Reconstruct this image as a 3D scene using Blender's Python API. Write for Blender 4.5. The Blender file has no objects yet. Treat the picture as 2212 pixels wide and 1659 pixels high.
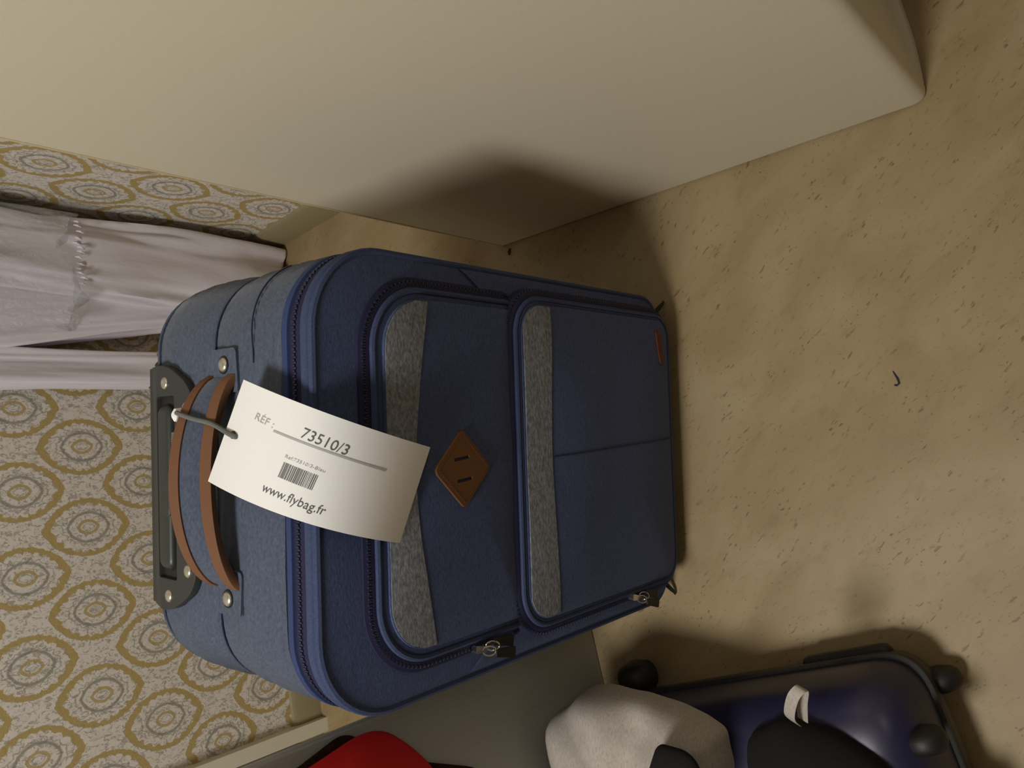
import bpy, bmesh, math, random
import numpy as np
from mathutils import Matrix, Vector, noise

random.seed(7)
scene = bpy.context.scene

# ------------------------------------------------------------------ camera
CAM_H = 1.10
F_PX = 1690.0                      # focal length in pixels of the 2212 x 1659 frame
VPX, VPY = 2535.0 - 1106.0, 845.0 - 829.5       # where plumb lines meet, from the frame centre
_down = np.array([VPX, VPY, F_PX]); _down /= np.linalg.norm(_down)
_y = np.array([0, 0, 1.0]) - _down * _down[2]; _y /= np.linalg.norm(_y)
AX = np.array([np.cross(_y, -_down), _y, -_down])      # world = AX @ (image right, image down, forward)
cam = bpy.data.cameras.new('camera')
cam.sensor_width = 36.0
cam.lens = F_PX / 2212.0 * 36.0
cam.clip_start = 0.02
cam_o = bpy.data.objects.new('camera', cam)
scene.collection.objects.link(cam_o)
m = Matrix.Identity(4)
for i in range(3):
    m[i][0] = AX[i][0]; m[i][1] = -AX[i][1]; m[i][2] = -AX[i][2]
m[2][3] = CAM_H
cam_o.matrix_world = m
scene.camera = cam_o

# ------------------------------------------------------------------ light
world = bpy.data.worlds.new('world'); scene.world = world
world.use_nodes = True
bg = world.node_tree.nodes['Background']
bg.inputs[0].default_value = (1.0, 0.9, 0.75, 1); bg.inputs[1].default_value = 0.02

def area(name, loc, target, size, power, color):
    l = bpy.data.lights.new(name, 'AREA'); l.shape = 'DISK'; l.size = size
    l.energy = power; l.color = color
    o = bpy.data.objects.new(name, l); scene.collection.objects.link(o)
    o.location = loc
    d = Vector(target) - Vector(loc)
    o.rotation_euler = d.to_track_quat('-Z', 'Y').to_euler()
    return o
area('ceiling_light', (-0.95, 0.36, 2.32), (-0.2, 0.5, 0.3), 0.52, 30.0, (1.0, 0.978, 0.93))
area('fill_light', (0.75, -1.05, 2.35), (0.1, 0.4, 0.3), 0.40, 2.4, (1.0, 0.95, 0.88))  # added fill, no real lamp; lifts the cupboard's near end and suitcase front

vs = scene.view_settings
vs.view_transform = 'Standard'; vs.look = 'None'; vs.gamma = 1.0; vs.exposure = 0.0
vs.use_curve_mapping = False

# ------------------------------------------------------------------ helpers
C = scene.collection
def srgb(r, g, b):
    f = lambda c: (c / 255 / 12.92) if c / 255 <= 0.04045 else ((c / 255 + 0.055) / 1.055) ** 2.4
    return (f(r), f(g), f(b), 1.0)

class NT:
    """small expression helper on a material node tree"""
    def __init__(s, name):
        s.m = bpy.data.materials.new(name); s.m.use_nodes = True
        s.t = s.m.node_tree; s.b = s.t.nodes['Principled BSDF']
    def new(s, typ, **kw):
        n = s.t.nodes.new(typ)
        for k, v in kw.items(): setattr(n, k, v)
        return n
    def put(s, sock, v):
        if hasattr(v, 'is_output') or isinstance(v, bpy.types.NodeSocket): s.t.links.new(v, sock)
        else: sock.default_value = v
    def math(s, op, *a, clamp=False):
        n = s.new('ShaderNodeMath', operation=op, use_clamp=clamp)
        for i, v in enumerate(a): s.put(n.inputs[i], v)
        return n.outputs[0]
    def coord(s, kind='Object'): return s.new('ShaderNodeTexCoord').outputs[kind]
    def mapping(s, vec, scale=(1, 1, 1), rot=(0, 0, 0), loc=(0, 0, 0)):
        n = s.new('ShaderNodeMapping'); s.t.links.new(vec, n.inputs[0])
        n.inputs['Scale'].default_value = scale; n.inputs['Rotation'].default_value = rot
        n.inputs['Location'].default_value = loc
        return n.outputs[0]
    def noise(s, vec, scale=5, detail=3, rough=0.5, dist=0.0):
        n = s.new('ShaderNodeTexNoise'); s.t.links.new(vec, n.inputs['Vector'])
        n.inputs['Scale'].default_value = scale; n.inputs['Detail'].default_value = detail
        n.inputs['Roughness'].default_value = rough; n.inputs['Distortion'].default_value = dist
        return n.outputs[0]
    def ramp(s, fac, stops):
        n = s.new('ShaderNodeValToRGB'); s.t.links.new(fac, n.inputs[0])
        e = n.color_ramp.elements
        while len(e) > 1: e.remove(e[-1])
        e[0].position = stops[0][0]; e[0].color = stops[0][1]
        for p, c in stops[1:]:
            k = e.new(p); k.color = c
        return n.outputs[0]
    def mix(s, fac, a, b, blend='MIX'):
        n = s.new('ShaderNodeMix', data_type='RGBA', blend_type=blend)
        s.put(n.inputs[0], fac); s.put(n.inputs[6], a); s.put(n.inputs[7], b)
        return n.outputs[2]
    def step(s, v, lo, hi):
        n = s.new('ShaderNodeMapRange'); n.interpolation_type = 'SMOOTHSTEP'
        s.put(n.inputs[0], v); n.inputs[1].default_value = lo; n.inputs[2].default_value = hi
        return n.outputs[0]
    def bump(s, h, strength=0.2, dist=0.002):
        n = s.new('ShaderNodeBump'); s.t.links.new(h, n.inputs['Height'])
        n.inputs['Strength'].default_value = strength; n.inputs['Distance'].default_value = dist
        s.t.links.new(n.outputs[0], s.b.inputs['Normal'])
    def out(s, color=None, rough=None, metal=None, spec=None):
        if color is not None: s.put(s.b.inputs['Base Color'], color)
        if rough is not None: s.put(s.b.inputs['Roughness'], rough)
        if metal is not None: s.put(s.b.inputs['Metallic'], metal)
        if spec is not None: s.put(s.b.inputs['Specular IOR Level'], spec)
        return s.m

def col4(c, k=1.0): return (c[0] * k, c[1] * k, c[2] * k, 1.0)

def fabric(name, base, dark=0.55, light=1.5, scale=1.0, rough=0.9, bump=0.35, stretch=(1, 1, 1), sheen=0.0):
    n = NT(name)
    v = n.coord()
    a = n.noise(n.mapping(v, (420 * scale * stretch[0], 420 * scale * stretch[1], 420 * scale * stretch[2])), 1.0, 3, 0.7)
    w = n.noise(n.mapping(v, (60, 60, 60)), 1.0, 2, 0.5)
    c = n.ramp(a, [(0.28, col4(base, dark)), (0.5, base), (0.74, col4(base, light))])
    c = n.mix(n.math('MULTIPLY', w, 0.35), c, col4(base, 0.75))
    n.bump(a, bump, 0.0012)
    n.out(c, rough, 0.0, 0.25)
    if sheen:
        n.b.inputs['Sheen Weight'].default_value = sheen
        n.b.inputs['Sheen Roughness'].default_value = 0.5
    return n.m

def plain(name, c, rough=0.5, metal=0.0, spec=0.5, bump=0.0, bscale=400):
    n = NT(name)
    v = n.coord()
    a = n.noise(n.mapping(v, (bscale,) * 3), 1.0, 2, 0.6)
    c2 = n.mix(n.math('MULTIPLY', a, 0.3), c, col4(c, 0.8))
    if bump: n.bump(a, bump, 0.001)
    return n.out(c2, rough, metal, spec)

def mesh_obj(name, verts, faces, mat, parent=None, smooth=True, angle=40):
    me = bpy.data.meshes.new(name)
    me.from_pydata([tuple(map(float, v)) for v in verts], [], faces)
    me.validate()
    bm = bmesh.new(); bm.from_mesh(me)
    bmesh.ops.recalc_face_normals(bm, faces=bm.faces)
    bm.to_mesh(me); bm.free()
    if smooth:
        me.shade_smooth(); me.set_sharp_from_angle(angle=math.radians(angle))
    me.materials.append(mat)
    o = bpy.data.objects.new(name, me); C.objects.link(o)
    if parent is not None: o.parent = parent
    return o

def empty(name, loc=(0, 0, 0), rz=0.0):
    o = bpy.data.objects.new(name, None); C.objects.link(o)
    o.location = loc; o.rotation_euler = (0, 0, rz); o.empty_display_size = 0.05
    return o

def tag(o, label, cat, group=None):
    o['label'] = label; o['category'] = cat
    if group: o['group'] = group
    return o
def struct(o, label=None):
    o['kind'] = 'structure'
    if label: o['label'] = label
    return o

def rrect(w, z0, z1, rt, rb, n=10, cx=0.0):
    """rounded rectangle outline in (x, z), counter-clockwise from lower right"""
    pts = []
    for (px, pz, r, a0) in ((w - rb, z0 + rb, rb, -90), (w - rt, z1 - rt, rt, 0), (-w + rt, z1 - rt, rt, 90), (-w + rb, z0 + rb, rb, 180)):
        for i in range(n + 1):
            a = math.radians(a0 + 90 * i / n)
            pts.append((cx + px + r * math.cos(a), pz + r * math.sin(a)))
    # densify the long straight runs
    out = []
    for i, p in enumerate(pts):
        q = pts[(i + 1) % len(pts)]
        out.append(p)
        d = math.hypot(q[0] - p[0], q[1] - p[1])
        k = int(d / 0.03)
        for j in range(1, k):
            out.append((p[0] + (q[0] - p[0]) * j / k, p[1] + (q[1] - p[1]) * j / k))
    return out

def loft(rings, closed=True, cap0=False, cap1=False):
    n = len(rings[0]); v = [p for r in rings for p in r]; f = []
    for i in range(len(rings) - 1):
        for j in range(n if closed else n - 1):
            k = (j + 1) % n
            f.append((i * n + j, i * n + k, (i + 1) * n + k, (i + 1) * n + j))
    if cap0: f.append(tuple(range(n))[::-1])
    if cap1: f.append(tuple(range((len(rings) - 1) * n, len(rings) * n)))
    return v, f

def tube(path, r, closed=False, seg=8, flat=1.0, up=None, caps=True):
    P = [Vector(p) for p in path]; n = len(P); rings = []
    prev = None
    for i in range(n):
        if closed: t = P[(i + 1) % n] - P[i - 1]
        else: t = P[min(i + 1, n - 1)] - P[max(i - 1, 0)]
        t.normalize()
        if prev is None:
            a = Vector(up) if up else (Vector((0, 0, 1)) if abs(t.z) < 0.9 else Vector((0, 1, 0)))
        else: a = prev
        a = (a - t * a.dot(t)); a.normalize(); prev = a
        b = t.cross(a)
        rr = r[i] if isinstance(r, (list, tuple)) else r
        rings.append([tuple(P[i] + a * rr * math.cos(2 * math.pi * k / seg) + b * rr * flat * math.sin(2 * math.pi * k / seg)) for k in range(seg)])
    if closed: rings.append(rings[0])
    return loft(rings, True, caps and not closed, caps and not closed)

def merge(parts):
    V, F = [], []
    for v, f in parts:
        o = len(V); V += list(v); F += [tuple(i + o for i in q) for q in f]
    return V, F

def box(x0, x1, y0, y1, z0, z1):
    v = [(x, y, z) for z in (z0, z1) for y in (y0, y1) for x in (x0, x1)]
    return v, [(0, 1, 3, 2), (4, 6, 7, 5), (0, 4, 5, 1), (2, 3, 7, 6), (0, 2, 6, 4), (1, 5, 7, 3)]

def bbox_obj(name, dims, mat, parent=None, bev=0.003, seg=3):
    bm = bmesh.new()
    v, f = box(*dims)
    vs_ = [bm.verts.new(p) for p in v]
    for q in f: bm.faces.new([vs_[i] for i in q])
    bmesh.ops.recalc_face_normals(bm, faces=bm.faces)
    if bev: bmesh.ops.bevel(bm, geom=bm.edges[:], offset=bev, segments=seg, affect='EDGES', profile=0.5)
    me = bpy.data.meshes.new(name); bm.to_mesh(me); bm.free()
    me.shade_smooth(); me.set_sharp_from_angle(angle=math.radians(35))
    me.materials.append(mat)
    o = bpy.data.objects.new(name, me); C.objects.link(o)
    if parent is not None: o.parent = parent
    return o

def dome(name, loc, normal, r, h, mat, parent=None, seg=18):
    rings = []
    for i in range(6):
        a = i / 5 * math.pi / 2
        rr, zz = (r * math.cos(a) if i < 5 else r * 0.02), h * math.sin(a)
        rings.append([(rr * math.cos(2 * math.pi * k / seg), rr * math.sin(2 * math.pi * k / seg), zz) for k in range(seg)])
    rings.insert(0, [(x, y, -0.002) for x, y, z in rings[0]])
    v, f = loft(rings, True, True, True)
    q = Vector(normal).to_track_quat('Z', 'Y')
    v = [tuple(q @ Vector(p) + Vector(loc)) for p in v]
    return mesh_obj(name, v, f, mat, parent)

def curve_mesh(name, splines, extrude, bevel, mat, xf, parent=None):
    """filled 2-D outline with holes -> mesh; xf maps (x, y, z) of the flat piece to 3-D"""
    cu = bpy.data.curves.new('t', 'CURVE'); cu.dimensions = '2D'; cu.fill_mode = 'BOTH'
    cu.extrude = extrude; cu.bevel_depth = bevel; cu.bevel_resolution = 1
    for s in splines:
        sp = cu.splines.new('POLY'); sp.points.add(len(s) - 1); sp.use_cyclic_u = True
        for p, q in zip(sp.points, s): p.co = (q[0], q[1], 0, 1)
    o = bpy.data.objects.new('t', cu); C.objects.link(o)
    dg = bpy.context.evaluated_depsgraph_get()
    me = bpy.data.meshes.new_from_object(o.evaluated_get(dg))
    bpy.data.objects.remove(o); bpy.data.curves.remove(cu)
    v = [xf(*p.co) for p in me.vertices]; f = [tuple(p.vertices) for p in me.polygons]
    bpy.data.meshes.remove(me)
    return mesh_obj(name, v, f, mat, parent, True, 30)

def text_mesh(body, size, align='LEFT'):
    cu = bpy.data.curves.new('t', 'FONT'); cu.body = body; cu.size = size; cu.align_x = align
    cu.resolution_u = 3
    o = bpy.data.objects.new('t', cu); C.objects.link(o)
    dg = bpy.context.evaluated_depsgraph_get()
    me = bpy.data.meshes.new_from_object(o.evaluated_get(dg))
    v = [tuple(p.co) for p in me.vertices]; f = [tuple(p.vertices) for p in me.polygons]
    bpy.data.objects.remove(o); bpy.data.curves.remove(cu); bpy.data.meshes.remove(me)
    return v, f

def rpoly(pts, r, n=5):
    """polygon with rounded corners (2-D)"""
    out = []
    N = len(pts)
    for i in range(N):
        p0, p, p1 = Vector(pts[i - 1]), Vector(pts[i]), Vector(pts[(i + 1) % N])
        rr = r[i] if isinstance(r, (list, tuple)) else r
        if rr <= 0: out.append(tuple(p)); continue
        a = p + (p0 - p).normalized() * min(rr, (p0 - p).length * .49)
        b = p + (p1 - p).normalized() * min(rr, (p1 - p).length * .49)
        for k in range(n + 1):
            t = k / n
            out.append(tuple(a * (1 - t) ** 2 + p * 2 * t * (1 - t) + b * t * t))
    return out

# ------------------------------------------------------------------ materials
BLUE = srgb(68, 80, 118)
GREYBLUE = srgb(75, 84, 102)  # same denim as the front, with its sheen put into a greyer colour
M_body = fabric('denim_grey_blue', GREYBLUE, 0.62, 1.4, 1.0, 0.9, 0.3, (0.5, 0.6, 1.6), 0.15)
M_front = fabric('denim_blue', BLUE, 0.6, 1.45, 1.0, 0.9, 0.3, (0.55, 1.0, 1.5), 0.1)
M_ribbon = fabric('blue_binding', srgb(52, 65, 106), 0.75, 1.2, 2.0, 0.7, 0.15)
M_pipe = fabric('blue_piping', srgb(63, 74, 106), 0.7, 1.3, 1.2, 0.85, 0.25)
M_zip = fabric('navy_zipper_tape', srgb(38, 38, 66), 0.7, 1.3, 2.0, 0.75, 0.15)
M_teeth = plain('navy_zipper_teeth', srgb(40, 44, 72), 0.45)
M_stripe = fabric('grey_melange', srgb(122, 125, 131), 0.4, 1.7, 0.75, 0.95, 0.5, (0.5, 1, 1.0))
M_leather = plain('tan_leather', srgb(106, 70, 38), 0.6, 0, 0.4, 0.12, 500)
M_suede = plain('tan_trim', srgb(114, 78, 54), 0.8, 0, 0.3, 0.2, 700)
M_darkleather = plain('brown_leather_label', srgb(110, 58, 38), 0.7, 0, 0.3, 0.2, 700)
M_black = plain('black_plastic', srgb(52, 54, 52), 0.5, 0, 0.4, 0.06, 500)
M_blackdeep = plain('black_recess', srgb(20, 20, 20), 0.6)
M_grip = plain('black_grip_rubber', srgb(46, 50, 48), 0.42, 0, 0.5, 0.03, 500)
M_metal = plain('brushed_nickel', srgb(205, 200, 185), 0.32, 0.85, 0.5)
M_steel = plain('polished_steel', srgb(220, 215, 205), 0.18, 1.0, 0.5)
M_seam = plain('seam_thread', srgb(40, 46, 74), 0.9)
M_card = plain('white_card', srgb(243, 242, 240), 0.55, 0, 0.35)
M_ink = plain('grey_ink', srgb(96, 96, 96), 0.7)
M_inkl = plain('pale_grey_ink', srgb(178, 178, 176), 0.7)
M_cord = fabric('grey_cord', srgb(110, 112, 108), 0.6, 1.4, 2.0, 0.9, 0.4)
M_rubber = plain('black_rubber', srgb(24, 24, 24), 0.55)

def make_paint(name, c, rough=0.55):
    n = NT(name); v = n.coord()
    fine = n.noise(n.mapping(v, (220, 220, 90)), 1.0, 3, 0.6)
    big = n.noise(v, 2.2, 2, 0.5)
    c1 = n.mix(n.math('MULTIPLY', big, 0.25), c, col4(c, 0.86))
    scuff = n.step(n.noise(n.mapping(v, (14, 14, 40)), 1.0, 4, 0.75), 0.74, 0.80)
    c1 = n.mix(n.math('MULTIPLY', scuff, 0.12), c1, col4(c, 0.5))
    n.bump(fine, 0.18, 0.0015)
    return n.out(c1, rough, 0, 0.4)
M_cream = make_paint('cream_paint', srgb(214, 204, 182), 0.5)
M_edge = make_paint('cream_edge', srgb(205, 190, 152), 0.45)
M_white = make_paint('white_paint', srgb(186, 184, 176), 0.5)
M_base = make_paint('baseboard_paint', srgb(150, 138, 108), 0.5)
M_trim = make_paint('trim_paint', srgb(222, 216, 196), 0.4)
M_ceil = make_paint('ceiling_paint', srgb(225, 218, 200), 0.8)

def make_floor():
    n = NT('beige_vinyl'); v = n.coord()
    vr = n.mapping(v, (1, 1, 1), (0, 0, math.radians(40)))
    big = n.noise(n.mapping(vr, (5, 9, 1)), 1.0, 3, 0.55, 0.6)
    base = n.ramp(big, [(0.28, srgb(144, 123, 88)), (0.5, srgb(155, 136, 101)), (0.74, srgb(167, 150, 116))])
    fine = n.noise(n.mapping(v, (260, 260, 1)), 1.0, 2, 0.6)
    base = n.mix(n.math('MULTIPLY', fine, 0.25), base, srgb(150, 128, 90))
    # short dark pores, drawn out along one direction, in loose clusters
    clus = n.step(n.noise(n.mapping(vr, (14, 22, 1), (0, 0, 0), (3.1, 1.7, 0)), 1.0, 2, 0.5), 0.45, 0.62)
    p1 = n.step(n.noise(n.mapping(vr, (58, 170, 1)), 1.0, 2.5, 0.6, 0.3), 0.60, 0.685)
    p2 = n.step(n.noise(n.mapping(vr, (120, 230, 1), (0, 0, 0.3), (7, 3, 0)), 1.0, 1.5, 0.5), 0.66, 0.73)
    pores = n.math('MULTIPLY', n.math('MAXIMUM', n.math('MULTIPLY', p1, 0.9), p2), n.math('ADD', n.math('MULTIPLY', clus, 0.75), 0.25))
    c = n.mix(n.math('MULTIPLY', pores, 0.75), base, srgb(98, 74, 38))
    smud = n.step(n.noise(n.mapping(vr, (18, 40, 1), (0, 0, 0), (1, 9, 0)), 1.0, 3, 0.65), 0.55, 0.72)
    c = n.mix(n.math('MULTIPLY', smud, 0.22), c, srgb(128, 98, 58))
    n.bump(n.math('SUBTRACT', fine, n.math('MULTIPLY', pores, 1.5)), 0.12, 0.001)
    return n.out(c, 0.5, 0, 0.35)
M_floor = make_floor()

def make_wallpaper(name, u0, z0):
    """ogee damask: staggered pointed ovals in gold on a mottled off-white ground (object x = along the wall, z = height)"""
    n = NT(name); v = n.coord()
    wob = n.noise(n.mapping(v, (120, 120, 120)), 1.0, 3, 0.6)
    wob2 = n.noise(n.mapping(v, (55, 55, 55), (0, 0, 0), (5, 5, 5)), 1.0, 2, 0.6)
    sx = n.new('ShaderNodeSeparateXYZ'); n.t.links.new(v, sx.inputs[0])
    X, Z = sx.outputs[0], sx.outputs[2]
    PU, PV = 0.1585, 0.2295
    M = n.math
    gold = None; grey = None; inner = None
    for k in (0, 1):
        x = M('SUBTRACT', M('MULTIPLY', M('SUBTRACT', M('FRACT', M('ADD', M('DIVIDE', M('SUBTRACT', X, u0 + k * PU / 2), PU), 0.5)), 0.5), PU), 0.0)
        z = M('MULTIPLY', M('SUBTRACT', M('FRACT', M('ADD', M('DIVIDE', M('SUBTRACT', Z, z0 + k * PV / 2), PV), 0.5)), 0.5), PV)
        ax = M('ABSOLUTE', x)
        def ves(hw, hh, zz):
            s_ = hh * hh / hw; R = (s_ + hw) / 2; o_ = (s_ - hw) / 2
            a = M('ADD', ax, o_)
            return M('SUBTRACT', M('SQRT', M('ADD', M('MULTIPLY', a, a), M('MULTIPLY', zz, zz))), R)
        ang = M('ARCTAN2', z, ax)
        scal = M('MULTIPLY', M('ABSOLUTE', M('SINE', M('MULTIPLY', ang, 9.0))), 0.0045)
        jag = M('MULTIPLY', M('SUBTRACT', wob, 0.5), 0.013)
        d1 = M('ADD', ves(0.0560, 0.0810, z), M('MULTIPLY', jag, 0.8))
        d2 = M('ADD', M('SUBTRACT', ves(0.0435, 0.062, z), scal), jag)
        band = M('MULTIPLY', M('SUBTRACT', 1.0, n.step(d1, -0.001, 0.001)), n.step(d2, -0.001, 0.001))
        zc = M('ADD', z, 0.002)
        d3 = M('ADD', ves(0.0145, 0.021, zc), M('MULTIPLY', jag, 0.3))
        ring = M('SUBTRACT', 1.0, n.step(M('ABSOLUTE', M('ADD', d3, 0.0025)), 0.0018, 0.0038))
        g = M('MAXIMUM', band, M('MULTIPLY', ring, 0.9))
        d4 = M('ADD', ves(0.028, 0.038, zc), M('MULTIPLY', jag, 0.4))
        gr = M('SUBTRACT', 1.0, n.step(M('ABSOLUTE', d4), 0.0012, 0.0042))
        d5 = M('ADD', ves(0.036, 0.052, zc), M('ADD', M('MULTIPLY', jag, 0.9), scal))
        gr = M('MAXIMUM', gr, M('MULTIPLY', M('SUBTRACT', 1.0, n.step(M('ABSOLUTE', d5), 0.0003, 0.0022)), 0.75))
        d6 = M('SUBTRACT', ves(0.0065, 0.011, zc), 0.0)
        gr = M('MAXIMUM', gr, M('MULTIPLY', M('SUBTRACT', 1.0, n.step(M('ABSOLUTE', d6), 0.0003, 0.002)), 0.5))
        gold = g if gold is None else M('MAXIMUM', gold, g)
        grey = gr if grey is None else M('MAXIMUM', grey, gr)
    # lace-like flecks of the ground
    fl = n.noise(n.mapping(v, (150, 150, 95), (0, 0.5, 0)), 1.0, 3, 0.65, 1.2)
    fleck = n.step(fl, 0.49, 0.62)
    ground = n.mix(M('MULTIPLY', fleck, 0.7), srgb(226, 219, 210), srgb(148, 141, 126))
    ground = n.mix(M('MULTIPLY', n.step(wob2, 0.5, 0.75), 0.4), ground, srgb(196, 182, 156))
    ground = n.mix(M('MULTIPLY', grey, 0.75), ground, srgb(130, 130, 122))
    c = n.mix(gold, ground, n.mix(wob2, srgb(192, 170, 116), srgb(174, 152, 98)))
    n.bump(M('SUBTRACT', M('SUBTRACT', 1.0, M('MULTIPLY', gold, 0.7)), M('MULTIPLY', M('MAXIMUM', grey, fleck), 0.5)), 0.35, 0.0015)
    return n.out(c, 0.75, 0, 0.3)

# ------------------------------------------------------------------ the room
CORNER = Vector((0.325, 1.757, 0))
ALONG = Vector((-0.9745, -0.2242, 0)).normalized()     # along the back wall, away from the corner
INTO = Vector((0.2242, -0.9745, 0)).normalized()       # along the right wall, towards the viewer
ROT_ROOM = math.atan2(-ALONG.y, -ALONG.x)              # room x axis
def RW(a, b, z=0.0):
    p = CORNER + ALONG * a + INTO * b
    return (p.x, p.y, z)

ROOM_A, ROOM_B, ROOM_H = 3.6, 5.6, 2.6
def wall(name, p, q, t, mat, flip=False):
    """wall slab from p to q in plan, thickness t to its outside; object x runs along it"""
    P, Q = Vector(p), Vector(q); d = Q - P; L_ = d.length
    o = bbox_obj(name, (0, L_, (0 if not flip else -t), (t if not flip else 0), -0.02, ROOM_H), mat, None, 0)
    o.location = P; o.rotation_euler = (0, 0, math.atan2(d.y, d.x))
    return struct(o)
# back wall: object x runs from the corner to the left
wall('wall_back', RW(0, 0), RW(ROOM_A, 0), 0.1, make_wallpaper('damask_wallpaper_back', 0.391, 0.352), flip=True)
wall('wall_right', RW(0, 0), RW(0, ROOM_B), 0.1, make_wallpaper('damask_wallpaper_right', 0.245, 0.355), flip=False)
M_wl = make_wallpaper('damask_wallpaper_left', 0.1, 0.352)
wall('wall_left', RW(ROOM_A, 0), RW(ROOM_A, ROOM_B), 0.1, M_wl, flip=True)
wall('wall_front', RW(0, ROOM_B), RW(ROOM_A, ROOM_B), 0.1, M_wl, flip=False)
def slab(name, z0, z1, mat):
    pts = [RW(-0.1, -0.1), RW(ROOM_A + .1, -0.1), RW(ROOM_A + .1, ROOM_B + .1), RW(-0.1, ROOM_B + .1)]
    v = [(x, y, z0) for x, y, _ in pts] + [(x, y, z1) for x, y, _ in pts]
    f = [(0, 1, 2, 3), (4, 5, 6, 7), (0, 1, 5, 4), (1, 2, 6, 5), (2, 3, 7, 6), (3, 0, 4, 7)]
    return struct(mesh_obj(name, v, f, mat, None, False))
slab('floor', -0.06, 0.0, M_floor)
slab('ceiling', ROOM_H, ROOM_H + 0.06, M_ceil)

def baseboard(name, p, q, h=0.082, t=0.012, side=1):
    P, Q = Vector(p), Vector(q); d = Q - P; L_ = d.length
    prof = [(0, 0), (t, 0), (t, h - 0.012), (t * 0.55, h - 0.002), (0.0, h)]
    rings = [[(x, side * y, z) for y, z in prof] for x in (0, L_)]
    v, f = loft(rings, True, True, True)
    o = mesh_obj(name, v, f, M_base, None, True, 30)
    o.location = P; o.rotation_euler = (0, 0, math.atan2(d.y, d.x))
    return struct(o)
baseboard('baseboard_back', RW(0.012, 0), RW(1.17, 0), side=1, h=0.072)
baseboard('baseboard_right', RW(0, 0.0), RW(0, 1.05), side=-1, h=0.082)

# vertical cream trim at the end of the papered wall (a door surround)
def trim(name, a0, a1, b0, b1, mat):
    pts = [RW(a0, b0), RW(a1, b0), RW(a1, b1), RW(a0, b1)]
    v = [(x, y, 0.0) for x, y, _ in pts] + [(x, y, 2.1) for x, y, _ in pts]
    f = [(0, 1, 2, 3), (4, 5, 6, 7), (0, 1, 5, 4), (1, 2, 6, 5), (2, 3, 7, 6), (3, 0, 4, 7)]
    o = mesh_obj(name, v, f, mat, None, False)
    return struct(o)
trim('trim_1', 1.128, 1.158, 0.0, 0.030, M_trim)
trim('trim_2', 1.166, 1.205, 0.0, 0.014, M_white)

# ------------------------------------------------------------------ cream cupboard on the right
def cupboard():
    near, far = Vector((0.366, 0.238, 0)), Vector((0.253, 0.972, 0))
    e = (far - near).normalized()
    nrm = Vector((e.y, -e.x, 0))                      # into the cupboard (towards the right wall)
    depth = 0.232; L_ = (far - near).length; H_ = 1.75; zb = 0.0
    root = empty('cupboard', (near.x, near.y, 0), math.atan2(e.y, e.x))
    # local: x along the side from the near corner to the far one, y negative = into the cupboard
    outl = [(0.0, 0.0), (L_, 0.0), (L_, -depth), (0.0, -depth)]
    # body: rounded near corner, small far edge
    body = rpoly([(0, 0), (L_ - 0.020, 0), (L_ - 0.020, -depth), (0.045, -depth)], [0.022, 0.0, 0.0, 0.0], 8)
    rings = []
    for z, ins in ((0.006, 0.0), (H_, 0.0)):
        rings.append([(x, y, z) for x, y in body])
    v, f = loft(rings, True, True, True)
    mesh_obj('carcass', v, f, M_cream, root, True, 25)
    # front stile edge strip at the far vertical edge, slightly rounded
    strip = rpoly([(L_ - 0.020, 0.0005), (L_ - 0.0165, 0.0012), (L_, -0.013), (L_, -depth), (L_ - 0.020, -depth)], [0, 0.002, 0.004, 0, 0], 4)
    v, f = loft([[(x, y, 0.004) for x, y in strip], [(x, y, H_) for x, y in strip]], True, True, True)
    mesh_obj('edge_strip', v, f, M_edge, root, True, 30)
    # low kick board across the near end
    kick = rpoly([(0.0045, -0.024), (0.006, -0.08), (0.028, -depth + 0.004), (0.06, -depth + 0.004), (0.03, -0.024)], [0.001, 0.03, 0, 0, 0], 4)
    v, f = loft([[(x, y, 0.001) for x, y in kick], [(x, y, 0.03) for x, y in kick]], True, True, True)
    mesh_obj('kick_board', v, f, M_cream, root, True, 30)
    for x, y in ((0.05, -0.05), (L_ - 0.06, -0.05), (0.10, -depth + .04), (L_ - 0.06, -depth + .04)):
        bbox_obj('foot', (x - .02, x + .02, y - .02, y + .02, 0.0, 0.007), M_blackdeep, root, 0.001, 1)
    tag(root, 'tall smooth cream cupboard standing against the wallpaper beside the soft blue suitcase', 'cupboard')
    return root
cupboard()

# ------------------------------------------------------------------ blue suitcase
TH = math.radians(3.3)
SO = Vector((-0.0955, 0.600, 0.0))
suit = empty('suitcase', SO, TH)
tag(suit, 'soft blue denim suitcase with grey stripes and a tan diamond patch, standing upright', 'suitcase')
W0, Z0, Z1 = 0.233, 0.020, 0.668
def ring(y, ins, rt=0.088, rb=0.05):
    return [(x, y, z) for x, z in rrect(W0 - ins, Z0 + ins, Z1 - ins, max(rt - ins, .01), max(rb - ins, .01), 12)]
def wob(p, amp, s=9.0, seed=0.0):
    return amp * noise.noise(Vector((p[0] * s + seed, p[1] * s, p[2] * s)))
def puff(r, amp=0.002):
    return [(x * (1 + wob((x, y, z), amp * 4)), y, z + wob((x, y, z), amp, 9, 3.3) * (1 if z > .3 else 0)) for x, y, z in r]
secs = [(0.326, 0.060), (0.326, 0.034), (0.322, 0.018), (0.312, 0.008), (0.298, 0.003), (0.27, 0.001), (0.24, 0.001), (0.21, 0.002),
        (0.186, 0.0045), (0.18, 0.0055), (0.174, 0.0045), (0.15, 0.0015), (0.12, 0.0), (0.09, 0.0), (0.065, 0.0005), (0.050, 0.001), (0.046, 0.004)]
v, f = loft([puff(ring(y, i)) for y, i in secs], True, True, True)
mesh_obj('body', v, f, M_body, suit)
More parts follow.
